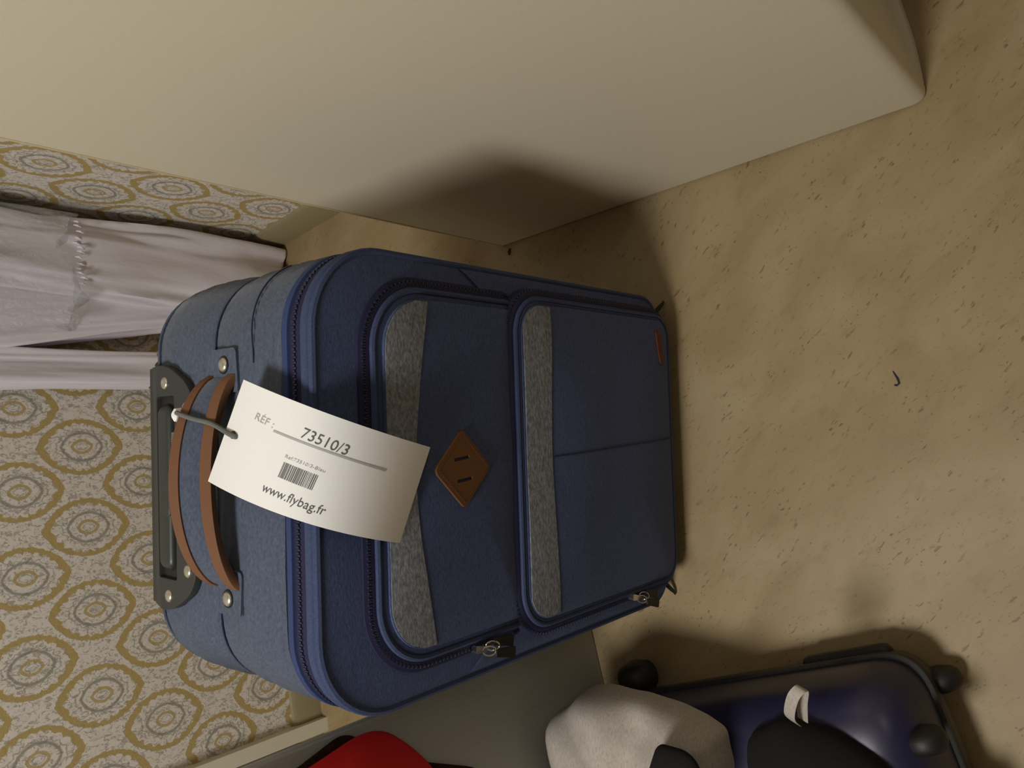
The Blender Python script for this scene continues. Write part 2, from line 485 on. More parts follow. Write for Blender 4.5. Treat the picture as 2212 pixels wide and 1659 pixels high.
# binding, zipper and inner binding that run round the front edge
v, f = loft([ring(0.049, 0.003), ring(0.048, 0.000), ring(0.041, 0.0005), ring(0.040, 0.004)], True, True, True)
mesh_obj('binding', v, f, M_ribbon, suit)
v, f = loft([ring(0.042, 0.008), ring(0.0405, 0.0028), ring(0.033, 0.0022), ring(0.0325, 0.0030), ring(0.0295, 0.0030), ring(0.029, 0.0022), ring(0.0200, 0.003), ring(0.019, 0.010)], True, True, True)
zipm = mesh_obj('zipper', v, f, M_zip, suit)
def teeth(path, nrm, up, size, step, name, parent):
    """little interlocking teeth along a path; nrm(i) outward, alternate sideways"""
    parts = []
    acc = 0.0; k = 0
    for i in range(len(path)):
        p, q = Vector(path[i]), Vector(path[(i + 1) % len(path)])
        L_ = (q - p).length
        if L_ < 1e-6 or L_ > 0.2: continue
        t = (q - p) / L_
        while acc < L_:
            c = p + t * acc
            nn = Vector(nrm[i]); b = t.cross(nn)
            sgn = 1 if k % 2 else -1
            c = c + b * sgn * size * 0.45 + nn * 0.0004
            hx, hy, hz = t * size * 0.34, b * size * 0.75, nn * size * 0.35
            vv = [tuple(c + hx * a1 + hy * a2 + hz * a3) for a3 in (-1, 1) for a2 in (-1, 1) for a1 in (-1, 1)]
            parts.append((vv, [(4, 6, 7, 5), (0, 4, 5, 1), (2, 3, 7, 6), (0, 2, 6, 4), (1, 5, 7, 3)]))
            acc += step; k += 1
        acc -= L_
    v, f = merge(parts)
    o = mesh_obj(name, v, f, M_teeth, parent, False); o['kind'] = 'stuff'
    return o
pr = rrect(W0 - 0.0024, Z0 + 0.0024, Z1 - 0.0024, .0856, .0476, 12)
path = [(x, 0.031, z) for x, z in pr]
nr = []
for i in range(len(pr)):
    a, b = pr[i - 1], pr[(i + 1) % len(pr)]
    d = Vector((b[0] - a[0], b[1] - a[1])); d.normalize()
    nr.append((d.y, 0, -d.x))
teeth(path, nr, None, 0.0024, 0.0026, 'zipper_teeth', zipm)
v, f = loft([ring(0.0205, 0.008), ring(0.020, 0.001), ring(0.0165, 0.0002), ring(0.012, 0.0010), ring(0.009, 0.004), ring(0.0085, 0.0075)], True, True, True)
mesh_obj('inner_binding', v, f, M_pipe, suit)
v, f = tube(ring(0.0058, 0.0045), 0.0043, True, 8)
mesh_obj('piping', v, f, M_pipe, suit)
v, f = tube(ring(0.313, 0.0075), 0.0022, True, 6)
mesh_obj('rear_piping', v, f, M_body, suit)
v, f = tube(puff(ring(0.18, 0.0056)), 0.0011, True, 6)
mesh_obj('seam', v, f, M_seam, suit)
# crease stitched across the top, towards the right corner
v, f = tube([(x, 0.098 + 0.5 * max(0, x - 0.13) ** 1.0 * 0.2, Z1 + 0.0008 + wob((x, .098, Z1), .002, 9, 3.3) if x < .145 else Z1 - 0.088 + math.sqrt(max(0, .088 ** 2 - (x - .145) ** 2)) + .0006) for x in np.linspace(0.12, 0.226, 24)], 0.0009, False, 5)
mesh_obj('seam', v, f, M_seam, suit)

class Face:
    """puffed panel on the front: outline in (x, z), depth y as a function of the normalised radius"""
    def __init__(s, outline, c, y_edge, y_mid, p=3.0, flat=1.0):
        s.o = outline; s.c = c; s.y0, s.y1, s.p = y_edge, y_mid, p
        a = [math.atan2(z - c[1], x - c[0]) for x, z in outline]
        r = [math.hypot(x - c[0], z - c[1]) for x, z in outline]
        k = np.argsort(a); s.a = np.array(a)[k]; s.r = np.array(r)[k]
    def t(s, x, z):
        R = np.interp(math.atan2(z - s.c[1], x - s.c[0]), s.a, s.r, period=2 * math.pi)
        return min(1.2, math.hypot(x - s.c[0], z - s.c[1]) / R)
    def y(s, x, z, lift=0.0):
        t = s.t(x, z)
        return s.y0 + (s.y1 - s.y0) * (1 - min(t, 1.0) ** s.p) - lift + wob((x, 0, z), 0.0012, 12, s.y1 * 77)
    def mesh(s, name, mat, parent, back=None):
        T = [1.0, 0.97, 0.93, 0.87, 0.8, 0.7, 0.6, 0.5, 0.4, 0.3, 0.2, 0.1, 0.02]
        rings = []
        if back is not None: rings.append([(x, back, z) for x, z in s.o])
        for t in T:
            rr = []
            for x, z in s.o:
                X, Z = s.c[0] + (x - s.c[0]) * t, s.c[1] + (z - s.c[1]) * t
                rr.append((X, s.y(X, Z) if t < 1 else s.y0, Z))
            rings.append(rr)
        v, f = loft(rings, True, False, True)
        return mesh_obj(name, v, f, mat, parent)

def patch(fn, nu, nv, thick):
    """grid surface fn(u, v) with a skirt of the given thickness behind it (+y)"""
    v = [fn(i / nu, j / nv) for j in range(nv + 1) for i in range(nu + 1)]
    f = [(j * (nu + 1) + i, j * (nu + 1) + i + 1, (j + 1) * (nu + 1) + i + 1, (j + 1) * (nu + 1) + i) for j in range(nv) for i in range(nu)]
    edge = [i for i in range(nu + 1)] + [j * (nu + 1) + nu for j in range(1, nv + 1)] + [nv * (nu + 1) + i for i in range(nu - 1, -1, -1)] + [j * (nu + 1) for j in range(nv - 1, 0, -1)]
    n0 = len(v)
    v += [(v[i][0], v[i][1] + thick, v[i][2]) for i in edge]
    for k in range(len(edge)):
        l = (k + 1) % len(edge)
        f.append((edge[k], edge[l], n0 + l, n0 + k))
    return v, f

panel_o = rrect(W0 - 0.0078, Z0 + 0.0078, Z1 - 0.0078, 0.080, 0.042, 12)
PANEL = Face(panel_o, (0, 0.34), 0.003, -0.006, 4.0)
PANEL.mesh('front_panel', M_front, suit, back=0.02)

# lower panel with slanted upper corners, on both sides of the lower pocket
for sgn in (1, -1):
    def fn(u, v_, s=sgn):
        x0 = 0.165
        xe = 0.2245
        x = x0 + (xe - x0) * u
        ztop = 0.404 + (x - 0.176) / (0.226 - 0.176) * (0.066 if s > 0 else 0.066)
        zlow = 0.065 if x < .2 else 0.065 + (x - .2) * 0.6
        z = zlow + (ztop - zlow) * v_
        X = s * x + 0.002
        lim = 0.2251
        X = max(-lim, min(lim, X))
        return (X, PANEL.y(X, z) - 0.0026 + max(0, (abs(X) - .215)) * 0.12, z)
    v, f = patch(fn, 8, 40, 0.004)
    mesh_obj('lower_panel', v, f, M_front, suit, True, 50)

def pocket(name, cx, hw, z0, z1, rt, rb, prof, ymid, p):
    """zipped pocket: prof = (inset, y) from the zipper's outer edge inward"""
    def outl(ins): return rrect(hw - ins, z0 + ins, z1 - ins, max(rt - ins, .008), max(rb - ins, .008), 12, cx)
    return outl

# ---- upper pocket
UC = (0.003, 0.49)
def u_out(ins): return rrect(0.2035 - ins, 0.372 + ins, 0.6180 - ins, max(0.078 - ins, .01), max(0.03 - ins, .008), 12, 0.003)
def fring(outl, y): return [(x, (y(x, z) if callable(y) else y), z) for x, z in outl]
py = lambda dy: (lambda x, z: PANEL.y(x, z) + dy)
UF = Face(u_out(0.0245), UC, -0.0135, -0.0215, 3.0)
up = UF.mesh('upper_pocket', M_front, suit, back=0.0)
v, f = loft([fring(u_out(0.0), py(0.001)), fring(u_out(0.0002), py(-0.0022)), fring(u_out(0.0055), py(-0.0040)), fring(u_out(0.0062), py(-0.0034)), fring(u_out(0.0075), py(-0.0036)), fring(u_out(0.0082), py(-0.0048)), fring(u_out(0.0128), py(-0.0052)), fring(u_out(0.013), py(0.002))])
uz = mesh_obj('zipper', v, f, M_zip, up)
v, f = tube([(x, PANEL.y(x, z) - 0.0060, z) for x, z in u_out(0.0150)], 0.0036, True, 8)
mesh_obj('piping', v, f, M_pipe, up)
v, f = loft([fring(u_out(0.0178), py(0.0)), fring(u_out(0.0182), py(-0.0068)), fring(u_out(0.0205), py(-0.0082)), fring(u_out(0.0236), py(-0.0078)), fring(u_out(0.0246), -0.0105), fring(u_out(0.026), -0.006)])
mesh_obj('rim', v, f, M_pipe, up)
def uzt(out, zlo):
    pts = [p for p in out if p[1] > zlo]
    return pts
uo = u_out(0.0068)
k0 = min(range(len(uo)), key=lambda i: abs(uo[i][1] - 0.47) + (0 if uo[i][0] > 0 else 9))
seq = [uo[(k0 + i) % len(uo)] for i in range(len(uo))]
seq = [p for p in seq if p[1] > 0.40]
nrm = [(0, -1, 0)] * len(seq)
teeth([(x, PANEL.y(x, z) - 0.0036, z) for x, z in seq], nrm, None, 0.0026, 0.0028, 'zipper_teeth', up)
# grey stripe across the pocket's top: upper edge follows the rim, lower edge sags at the sides
def top_of(outl):
    up_ = sorted([p for p in outl if p[1] > 0.5 * (min(q[1] for q in outl) + max(q[1] for q in outl))])
    xs = [p[0] for p in up_]; zs = [p[1] for p in up_]
    return xs, zs
xs, zs = top_of(u_out(0.0255))
xa, xb = xs[0] + .0012, xs[-1] - .0012
def fn(u, v_):
    x = xa + (xb - xa) * u
    zt = min(float(np.interp(x, xs, zs)), 0.605)
    zb = 0.561 - 0.028 * abs((x - 0.003) / 0.18) ** 1.8
    zt = max(zt, zb + 0.002)
    z = zb + (zt - zb) * v_
    return (x, UF.y(x, z, 0.0009), z)
v, f = patch(fn, 60, 10, 0.003)
mesh_obj('stripe', v, f, M_stripe, up, True, 50)

# ---- lower pocket
LC = (0.002, 0.21)
def l_out(ins): return rrect(0.2100 - ins, 0.024 + ins, 0.4120 - ins, max(0.060 - ins, .01), max(0.048 - ins, .008), 12, 0.003)
LF = Face(l_out(0.0215), LC, -0.0225, -0.0320, 3.0)
lp = LF.mesh('lower_pocket', M_front, suit, back=0.0)
v, f = loft([fring(l_out(0.0), 0.002), fring(l_out(0.0), -0.0060), fring(l_out(0.0025), -0.0125), fring(l_out(0.006), -0.0165), fring(l_out(0.0105), -0.0180), fring(l_out(0.0125), -0.0180), fring(l_out(0.013), 0.0)])
mesh_obj('zipper', v, f, M_zip, lp)
v, f = tube([(x, -0.0190, z) for x, z in l_out(0.0142)], 0.0032, True, 8)
mesh_obj('piping', v, f, M_pipe, lp)
v, f = loft([fring(l_out(0.0164), 0.0), fring(l_out(0.0166), -0.0200), fring(l_out(0.0188), -0.0218), fring(l_out(0.0214), -0.0214), fring(l_out(0.0222), -0.0180), fring(l_out(0.023), -0.012)])
mesh_obj('rim', v, f, M_pipe, lp)
lo = [p for p in l_out(0.0045)]
k0 = min(range(len(lo)), key=lambda i: abs(lo[i][1] - 0.12) + (0 if lo[i][0] > 0 else 9))
seq = [lo[(k0 + i) % len(lo)] for i in range(len(lo))]
seq = [p for p in seq if p[1] > 0.075]
teeth([(x, -0.0150, z) for x, z in seq], [(0, -1, 0)] * len(seq), None, 0.0026, 0.0028, 'zipper_teeth', lp)
xs2, zs2 = top_of(l_out(0.0225))
xa2, xb2 = xs2[0] + .0012, xs2[-1] - .0012
def fn(u, v_):
    x = xa2 + (xb2 - xa2) * u
    zt = min(float(np.interp(x, xs2, zs2)), 0.388)
    zb = 0.346 - 0.010 * abs((x - 0.003) / 0.18) ** 2
    zt = max(zt, zb + .002)
    z = zb + (zt - zb) * v_
    return (x, LF.y(x, z, 0.0009), z)
v, f = patch(fn, 60, 10, 0.003)
mesh_obj('stripe', v, f, M_stripe, lp, True, 50)
v, f = tube([(0.006 + 0.010 * (0.346 - z) / 0.3, LF.y(0.01, z, 0.0002), z) for z in np.linspace(0.346, 0.050, 30)], 0.0009, False, 5)
mesh_obj('seam', v, f, M_seam, lp)
# little leather label near the pocket's lower right corner
lab = rpoly([(-0.0235, -0.0065), (0.0235, -0.0065), (0.0235, 0.0065), (-0.0235, 0.0065)], 0.003)
def labx(x, y, z):
    X, Z = 0.150 + x, 0.074 + y + x * 0.12
    return (X, LF.y(X, Z, 0.0012 + z), Z)
lb = curve_mesh('leather_label', [lab], 0.0006, 0.0003, M_darkleather, labx, lp)
lb['label'] = 'small reddish brown leather label'

# ---- diamond patch
def dia_xf(x, y, z):
    X, Z = 0.003 + x, 0.4965 + y
    return (X, UF.y(X, Z, 0.0016) - z, Z)
dpts = rpoly([(0.0425, 0.001), (0.001, 0.0425), (-0.0415, 0.000), (0.000, -0.0425)], [0.006, 0.008, 0.006, 0.008], 5)
def slot(cx, cz, w, h, sk):
    q = [(-w, -h), (w, -h), (w, h), (-w, h)]
    return [(cx + a + b * sk, cz + b) for a, b in q][::-1]
dm = curve_mesh('leather_patch', [dpts, slot(0.0115, 0.0025, 0.0021, 0.0115, -0.1), slot(-0.0115, -0.001, 0.0021, 0.0115, -0.1)], 0.0010, 0.0005, M_leather, dia_xf, suit)
dm['label'] = 'tan leather diamond patch with two slots'
st = []
for i in range(len(dpts)):
    pass
qd = [(0.0370, 0.001), (0.001, 0.0370), (-0.036, 0.000), (0.000, -0.0370)]
for i in range(4):
    a, b = Vector(qd[i]), Vector(qd[(i + 1) % 4])
    for k in range(14):
        p = a + (b - a) * ((k + 0.2) / 14); q = a + (b - a) * ((k + 0.75) / 14)
        st.append(tube([dia_xf(p.x, p.y, 0.0017), dia_xf(q.x, q.y, 0.0017)], 0.00045, False, 4))
v, f = merge(st)
mesh_obj('stitching', v, f, M_darkleather, dm)

# ---- zipper pulls
def pull(px, y, pz, parent, ang):
    r = empty('zipper_pull'); r.parent = parent; r.location = (px, y, pz); r.rotation_euler = (0, ang, 0)
    v, f = loft([[(x, yy, z) for x, z in rpoly([(-.0045, .008), (.0045, .008), (.0032, -.008), (-.0032, -.008)], .002)] for yy in (0.0, -0.006)], True, True, True)
    mesh_obj('slider', v, f, M_steel, r, True, 30)
    pts = [(0.0042 * math.cos(a), -0.008 + 0.0022 * math.sin(a * 2), -0.010 + 0.0095 * math.sin(a)) for a in np.linspace(0, 2 * math.pi, 20, endpoint=False)]
    v, f = tube(pts, 0.0011, True, 6); mesh_obj('ring', v, f, M_steel, r)
    v, f = loft([[(x, -0.009 + yy + 0.004 * ((-.016 - z) / .04), z) for x, z in rpoly([(-.0055, -.014), (.0055, -.014), (.0085, -.052), (-.0085, -.052)], .003)] for yy in (0.0022, -0.0022)], True, True, True)
    mesh_obj('tab', v, f, M_rubber, r, True, 30)
    return r
def pull_flat(px, y, pz, parent, ang):
    """builds the pull's pieces straight in suitcase space as a part with sub-parts (slider > ring, tab)"""
    R = Matrix.Translation((px, y, pz)) @ Matrix.Rotation(ang, 4, 'Y')
    T = lambda vv: [tuple(R @ Vector(p)) for p in vv]
    v, f = loft([[(x, yy, z) for x, z in rpoly([(-.0045, .008), (.0045, .008), (.0032, -.008), (-.0032, -.008)], .002)] for yy in (0.001, -0.006)], True, True, True)
    s = mesh_obj('zipper_pull', T(v), f, M_steel, parent, True, 30)
    for dx, dz in ((-.0016, -.011), (.0035, -.016)):
        pts = [(dx + 0.0050 * math.cos(a), -0.008 + 0.003 * math.sin(a), dz + 0.0080 * math.sin(a)) for a in np.linspace(0, 2 * math.pi, 20, endpoint=False)]
        v, f = tube(pts, 0.0010, True, 6); mesh_obj('ring', T(v), f, M_steel, s)
    for sg, spread in ((1, 0.004), (-1, 0.0)):
        v, f = loft([[(x * 0.9 + sg * 0.004 + spread, -0.0105 + yy + sg * 0.002, z) for x, z in rpoly([(-.0045, -.018), (.0045, -.018), (.0072, -.050), (-.0072, -.050)], .003)] for yy in (0.0014, -0.0014)], True, True, True)
        mesh_obj('tab', T(v), f, M_rubber, s, True, 30)
pull_flat(-0.196, -0.0085, 0.468, suit, math.radians(10))
pull_flat(-0.200, -0.0175, 0.160, suit, math.radians(14))

# ---- carry handle on top
HX0, HX1 = -0.106, 0.106
def handle_pt(u, w):
    """u along the strap 0..1, w across the strap -1 (front) .. 1 (rear)"""
    x = HX0 + (HX1 - HX0) * (0.5 - 0.5 * math.cos(math.pi * u)) * 0.35 + (HX1 - HX0) * u * 0.65
    s = math.sin(math.pi * min(max(u, 0), 1)) ** 0.75
    yc = 0.157 - 0.002 * s
    hw = 0.0285 - 0.0075 * s
    dz = 0.012 * s * w
    return Vector((x, yc + hw * w, Z1 + 0.001 + 0.036 * s + dz))
def strap(w0, w1, th, lift):
    rings = []
    for i in range(41):
        u = i / 40
        a, b = handle_pt(u, w0), handle_pt(u, w1)
        t = handle_pt(min(u + .01, 1), 0) - handle_pt(max(u - .01, 0), 0)
        nn = (b - a).cross(t); nn.normalize()
        if nn.z < 0: nn = -nn
        a2, b2 = a + (b - a) * .06, b - (b - a) * .06
        up_ = nn * (th / 2 + lift); dn = nn * (-th / 2)
        rings.append([tuple(a + up_ * .5 + dn * .5), tuple(a2 + up_), tuple((a + b) / 2 + up_ * 1.08), tuple(b2 + up_), tuple(b + up_ * .5 + dn * .5), tuple(b2 + dn), tuple(a2 + dn)])
    return loft(rings, True, True, True)
v, f = strap(-0.97, 0.97, 0.006, 0.0)
hd = mesh_obj('carry_handle', v, f, M_body, suit, True, 60)
for w0, w1 in ((-1.0, -0.42), (0.50, 1.0)):
    v, f = strap(w0, w1, 0.0074, 0.0012)
    t_ = mesh_obj('leather_trim', v, f, M_suede, hd, True, 60); t_['label'] = 'tan leather edge of the handle'
for sx in (1, -1):
    # fabric tab that holds the strap's end, with its rivet
    tabo = rpoly([(0.092, 0.124), (0.138, 0.128), (0.138, 0.182), (0.092, 0.190)], 0.006, 4)
    v, f = loft([[(sx * x, y, z) for x, y in tabo] for z in (Z1 - 0.004, Z1 + 0.0026)], True, True, True)
    mesh_obj('handle_tab', v, f, M_body, suit, True, 40)
    v, f = tube([(sx * 0.121 + 0.0105 * math.cos(a), 0.151 + 0.0105 * math.sin(a), Z1 + 0.0026) for a in np.linspace(0, 2 * math.pi, 24, endpoint=False)], 0.0014, True, 6)
    wv, wf = loft([[(sx * 0.121 + r_ * math.cos(a), 0.151 + r_ * math.sin(a), z) for a in np.linspace(0, 2 * math.pi, 24, endpoint=False)] for r_, z in ((0.0098, Z1 + 0.002), (0.0094, Z1 + 0.0036), (0.004, Z1 + 0.0038))], True, True, True)
    ws = mesh_obj('washer', wv, wf, M_blackdeep, suit)
    dome('rivet', (sx * 0.121, 0.151, Z1 + 0.0034), (0, 0, 1), 0.0078, 0.0034, M_metal, suit)

# ---- black housing of the telescopic handle
HC = -0.010
def hz(y): return Z1 - 0.0005 - (max(0, y - 0.29) ** 2) * 9.0
hout = rpoly([(0.138, 0.326), (0.138, 0.268), (0.108, 0.207), (-0.108, 0.207), (-0.138, 0.268), (-0.138, 0.326)], [0.001, 0.02, 0.035, 0.035, 0.02, 0.001], 8)
hslot = rpoly([(0.104, 0.250), (0.104, 0.293), (-0.104, 0.293), (-0.104, 0.250)], 0.005, 4)
hs = curve_mesh('handle_housing', [[(x, y) for x, y in hout], [(x, y) for x, y in hslot[::-1]]], 0.0045, 0.0012, M_black, lambda x, y, z: (HC + x, y, hz(y) + z + 0.002), suit)
bbox_obj('recess', (HC - 0.105, HC + 0.105, 0.249, 0.294, Z1 - 0.016, Z1 + 0.0022), M_blackdeep, hs, 0.001, 1)
v, f = loft([[(HC + x, y, z) for x, z in rpoly([(0.138, Z1 - 0.10), (0.138, Z1 - 0.004), (-0.138, Z1 - 0.004), (-0.138, Z1 - 0.10)], [0.05, 0.002, 0.002, 0.05], 6)] for y in (0.322, 0.331)], True, True, True)
mesh_obj('rear_plate', v, f, M_black, hs, True, 40)
def capsule(x0, x1, yc, hy, zc, hz_, n=10):
    sec = rpoly([(yc - hy, zc - hz_), (yc + hy, zc - hz_), (yc + hy, zc + hz_), (yc - hy, zc + hz_)], hz_ * 0.9, 4)
    rings = []
    for k in range(n + 1):
        t = k / n
        x = x0 + (x1 - x0) * t
        e = min(t, 1 - t) * (x1 - x0)
        s = math.sqrt(max(0.02, 1 - max(0, 1 - e / 0.012) ** 2))
        rings.append([(x, yc + (y - yc) * s, zc + (z - zc) * s) for y, z in sec])
    return loft(rings, True, True, True)
v, f = capsule(HC - 0.094, HC + 0.094, 0.2705, 0.0150, Z1 + 0.0025, 0.009, 40)
tg = mesh_obj('telescopic_grip', v, f, M_grip, hs)
v, f = capsule(HC - 0.036, HC + 0.028, 0.2640, 0.0085, Z1 + 0.0078, 0.0045, 24)
mesh_obj('release_button', v, f, M_black, tg)
for x, y in ((0.118, 0.272), (-0.122, 0.270), (0.088, 0.224), (-0.090, 0.226)):
    dome('rivet', (HC + x, y, hz(y) + 0.0075), (0, 0, 1), 0.0072, 0.0030, M_metal, hs)

# ---- feet and wheels below
for sx in (1, -1):
    v, f = tube([(sx * 0.205, 0.012, 0.026), (sx * 0.222, 0.004, 0.010), (sx * 0.2255, 0.003, 0.006), (sx * 0.229, 0.003, 0.0034)], [0.004, 0.003, 0.0022, 0.0016], False, 8)
    mesh_obj('foot', v, f, M_rubber, suit)
    v, f = loft([[(sx * 0.17 + x, 0.02 + y, z) for x, y in rpoly([(-.016, -.012), (.016, -.012), (.016, .012), (-.016, .012)], .008, 4)] for z in (0.0, 0.03)], True, True, True)
    mesh_obj('foot', v, f, M_rubber, suit, True, 40)
    ws_ = [[(sx * 0.195 + x, 0.285 + 0.026 * r_ * math.cos(a), 0.026 + 0.026 * r_ * math.sin(a)) for a in np.linspace(0, 2 * math.pi, 28, endpoint=False)] for x, r_ in ((-.012, .3), (-.012, .85), (-.009, 1.0), (.009, 1.0), (.012, .85), (.012, .3))]
    v, f = loft(ws_, True, True, True)
    mesh_obj('wheel', v, f, M_rubber, suit, True, 40)

# ------------------------------------------------------------------ luggage tag
tagr = empty('luggage_tag', (-0.06, 0.66, 0.68))
tag(tagr, 'white card luggage tag tied with grey cord to the carry handle', 'tag')
A_, B_, C_, D_ = Vector((0.0014, 0.6776, 0.695)), Vector((-0.0645, 0.571, 0.5515)), Vector((-0.1570, 0.578, 0.5845)), Vector((-0.1000, 0.7326, 0.700))
ME0, ME1 = Vector((-0.0305, 0.580, 0.6630)), Vector((-0.1245, 0.598, 0.6870))    # where the long edges pass over the front edge of the case
def bez(a, mid, b, s):
    c = mid * 2 - (a + b) * 0.5
    return a * (1 - s) ** 2 + c * 2 * s * (1 - s) + b * s * s
def arc_table(a, mid, b):
    ss = np.linspace(0, 1, 101); pts = [bez(a, mid, b, s) for s in ss]
    L_ = np.concatenate([[0], np.cumsum([(pts[i + 1] - pts[i]).length for i in range(100)])])
    return ss, L_ / L_[-1]
TB0, TB1 = arc_table(A_, ME0, B_), arc_table(D_, ME1, C_)
def card(s, t, lift=0.0):
    def P(s, t):
        s0 = 0.6 * float(np.interp(s, TB0[1], TB0[0])) + 0.4 * s
        s1 = 0.6 * float(np.interp(s, TB1[1], TB1[0])) + 0.4 * s
        return bez(A_, ME0, B_, s0) * (1 - t) + bez(D_, ME1, C_, s1) * t
    p = P(s, t)
    if lift:
        du = P(min(s + .01, 1), t) - P(max(s - .01, 0), t); dv = P(s, min(t + .01, 1)) - P(s, max(t - .01, 0))
        nn = du.cross(dv); nn.normalize()
        if nn.dot(Vector((0, -0.66, 0.75))) < 0: nn = -nn
        p = p + nn * lift
    return p - tagr.location
NS, NV = 96, 48
hs0, ht0, asp = 0.060, 0.497, 0.105 / 0.195
grid = {}
V, Fc = [], []
def cell_in(i, j):
    ds = (i + .5) / NS - hs0; dt = ((j + .5) / NV - ht0) * asp
    return math.hypot(ds, dt) < 0.021
for side, lift in ((0, 0.0004), (1, -0.0004)):
    for j in range(NV + 1):
        for i in range(NS + 1):
            s, t = i / NS, j / NV
            ds, dt = s - hs0, (t - ht0) * asp
            r_ = math.hypot(ds, dt)
            touch = [cell_in(a, b) for a in (i - 1, i) for b in (j - 1, j)]
            if any(touch) and not all(touch) and r_ > 0:
                s, t = hs0 + ds / r_ * 0.021, ht0 + dt / r_ * 0.021 / asp
            grid[(side, i, j)] = len(V); V.append(tuple(card(s, t, lift)))
    for j in range(NV):
        for i in range(NS):
            if not cell_in(i, j):
                q = (grid[(side, i, j)], grid[(side, i + 1, j)], grid[(side, i + 1, j + 1)], grid[(side, i, j + 1)])
                Fc.append(q if side == 0 else q[::-1])
def rim_q(a, b): Fc.append((grid[(0,) + a], grid[(0,) + b], grid[(1,) + b], grid[(1,) + a]))
for i in range(NS): rim_q((i, 0), (i + 1, 0)); rim_q((i, NV), (i + 1, NV))
for j in range(NV): rim_q((0, j), (0, j + 1)); rim_q((NS, j), (NS, j + 1))
crd = mesh_obj('card', V, Fc, M_card, tagr, True, 50)
CL, CW = 0.195, 0.105
def on_card(verts, s0, t0, ang, sc=(1, 1)):
    ca, sa = math.cos(ang), math.sin(ang)
    out = []
    for x, y, z in verts:
        x, y = x * sc[0], y * sc[1]
        X, Y = x * ca - y * sa, x * sa + y * ca
        out.append(tuple(card(s0 + X / CL, t0 - Y / CW, 0.0008)))
    return out
def print_text(body, size, s0, t0, s1, t1, mat, name):
    v, f = text_mesh(body, size)
    w = max(p[0] for p in v)
    want = math.hypot((s1 - s0) * CL, (t1 - t0) * CW)
    ang = math.atan2(-(t1 - t0) * CW, (s1 - s0) * CL)
    return mesh_obj(name, on_card(v, s0, t0, ang, (want / w, 1)), f, mat, crd, False)
print_text('RÉF :', 0.0100, 0.150, 0.285, 0.262, 0.300, M_inkl, 'printed_lettering')
print_text('73510/3', 0.0150, 0.392, 0.285, 0.600, 0.310, M_ink, 'printed_lettering')
print_text('Ref:73510/3-Bleu', 0.0046, 0.368, 0.505, 0.548, 0.520, M_inkl, 'printed_lettering')
print_text('www.flybag.fr', 0.0128, 0.330, 0.862, 0.612, 0.892, M_ink, 'printed_lettering')
def strip_on_card(s0, t0, s1, t1, w, mat, name):
    n_ = 24; rings = []
    vv, ff = [], []
    for i in range(n_ + 1):
        s = s0 + (s1 - s0) * i / n_; t = t0 + (t1 - t0) * i / n_
        vv += [tuple(card(s, t - w / CW / 2, .0008)), tuple(card(s, t + w / CW / 2, .0008))]
    for i in range(n_): ff.append((2 * i, 2 * i + 1, 2 * i + 3, 2 * i + 2))
    return mesh_obj(name, vv, ff, mat, crd, False)
strip_on_card(0.272, 0.316, 0.794, 0.340, 0.0022, M_inkl, 'ruled_line')
parts = []
s = 0.376; rng = random.Random(3)
while s < 0.532:
    w = rng.choice([0.0016, 0.003, 0.0045]); g = rng.choice([0.002, 0.0035])
    q = [tuple(card(a, b, .0008)) for a, b in ((s, .545 + (s - .376) * .1), (s + w, .545 + (s - .376) * .1), (s + w, .690 + (s - .376) * .1), (s, .690 + (s - .376) * .1))]
    parts.append((q, [(0, 1, 2, 3)])); s += w + g
v, f = merge(parts)
mesh_obj('barcode', v, f, M_ink, crd, False)
# cord: over the strap, through the hole, back under the strap, with a pale clasp and a wound knot
hole = card(hs0, ht0) + tagr.location
h_loc = lambda x, y, z: Matrix.Translation(SO) @ Matrix.Rotation(TH, 4, 'Z') @ Vector((x, y, z))
def hw(u, w, up_): return h_loc(*(handle_pt(u, w) + Vector((0, 0, up_))))
cu0 = 0.775
ctrl = [hole + Vector((0.001, 0.006, -0.010)), hole + Vector((-0.001, -0.006, 0.0030)), hw(cu0 - .028, -1.05, 0.0085), hw(cu0, 0.0, 0.0090), hw(cu0 + .03, 1.05, 0.006), hw(cu0 + .02, 1.22, -0.006), hw(cu0 - .02, 0.6, -0.016), hw(cu0 - .06, -0.6, -0.014), hole + Vector((0.001, 0.006, -0.010))]
def cr(pts, n_=10):
    out = []
    for i in range(len(pts) - 1):
        p0, p1, p2, p3 = pts[max(i - 1, 0)], pts[i], pts[i + 1], pts[min(i + 2, len(pts) - 1)]
        for k in range(n_):
            t = k / n_
            out.append(0.5 * ((2 * p1) + (p2 - p0) * t + (2 * p0 - 5 * p1 + 4 * p2 - p3) * t * t + (3 * p1 - p0 - 3 * p2 + p3) * t ** 3))
    out.append(pts[-1]); return out
v, f = tube([tuple(p - tagr.location) for p in cr(ctrl)], 0.0026, False, 8)
cord = mesh_obj('cord', v, f, M_cord, tagr)
kc = hw(cu0 + .02, 1.22, -0.002)
v, f = loft([[tuple(Vector((0.0075 * r_ * math.cos(a), 0.0055 * r_ * math.sin(a), z)) + kc - tagr.location) for a in np.linspace(0, 2 * math.pi, 16, endpoint=False)] for r_, z in ((.5, -.010), (.9, -.008), (1, 0), (.9, .006), (.4, .0085))], True, True, True)
mesh_obj('clasp', v, f, M_card, cord)
coil = [tuple(hw(cu0 - .085, 1.05, 0) + Vector((0.012 * (i / 60 - .5), 0.0055 * math.cos(i * .62), 0.0055 * math.sin(i * .62) - .004)) - tagr.location) for i in range(61)]
v, f = tube(coil, 0.0014, False, 6)
mesh_obj('knot', v, f, M_cord, cord)

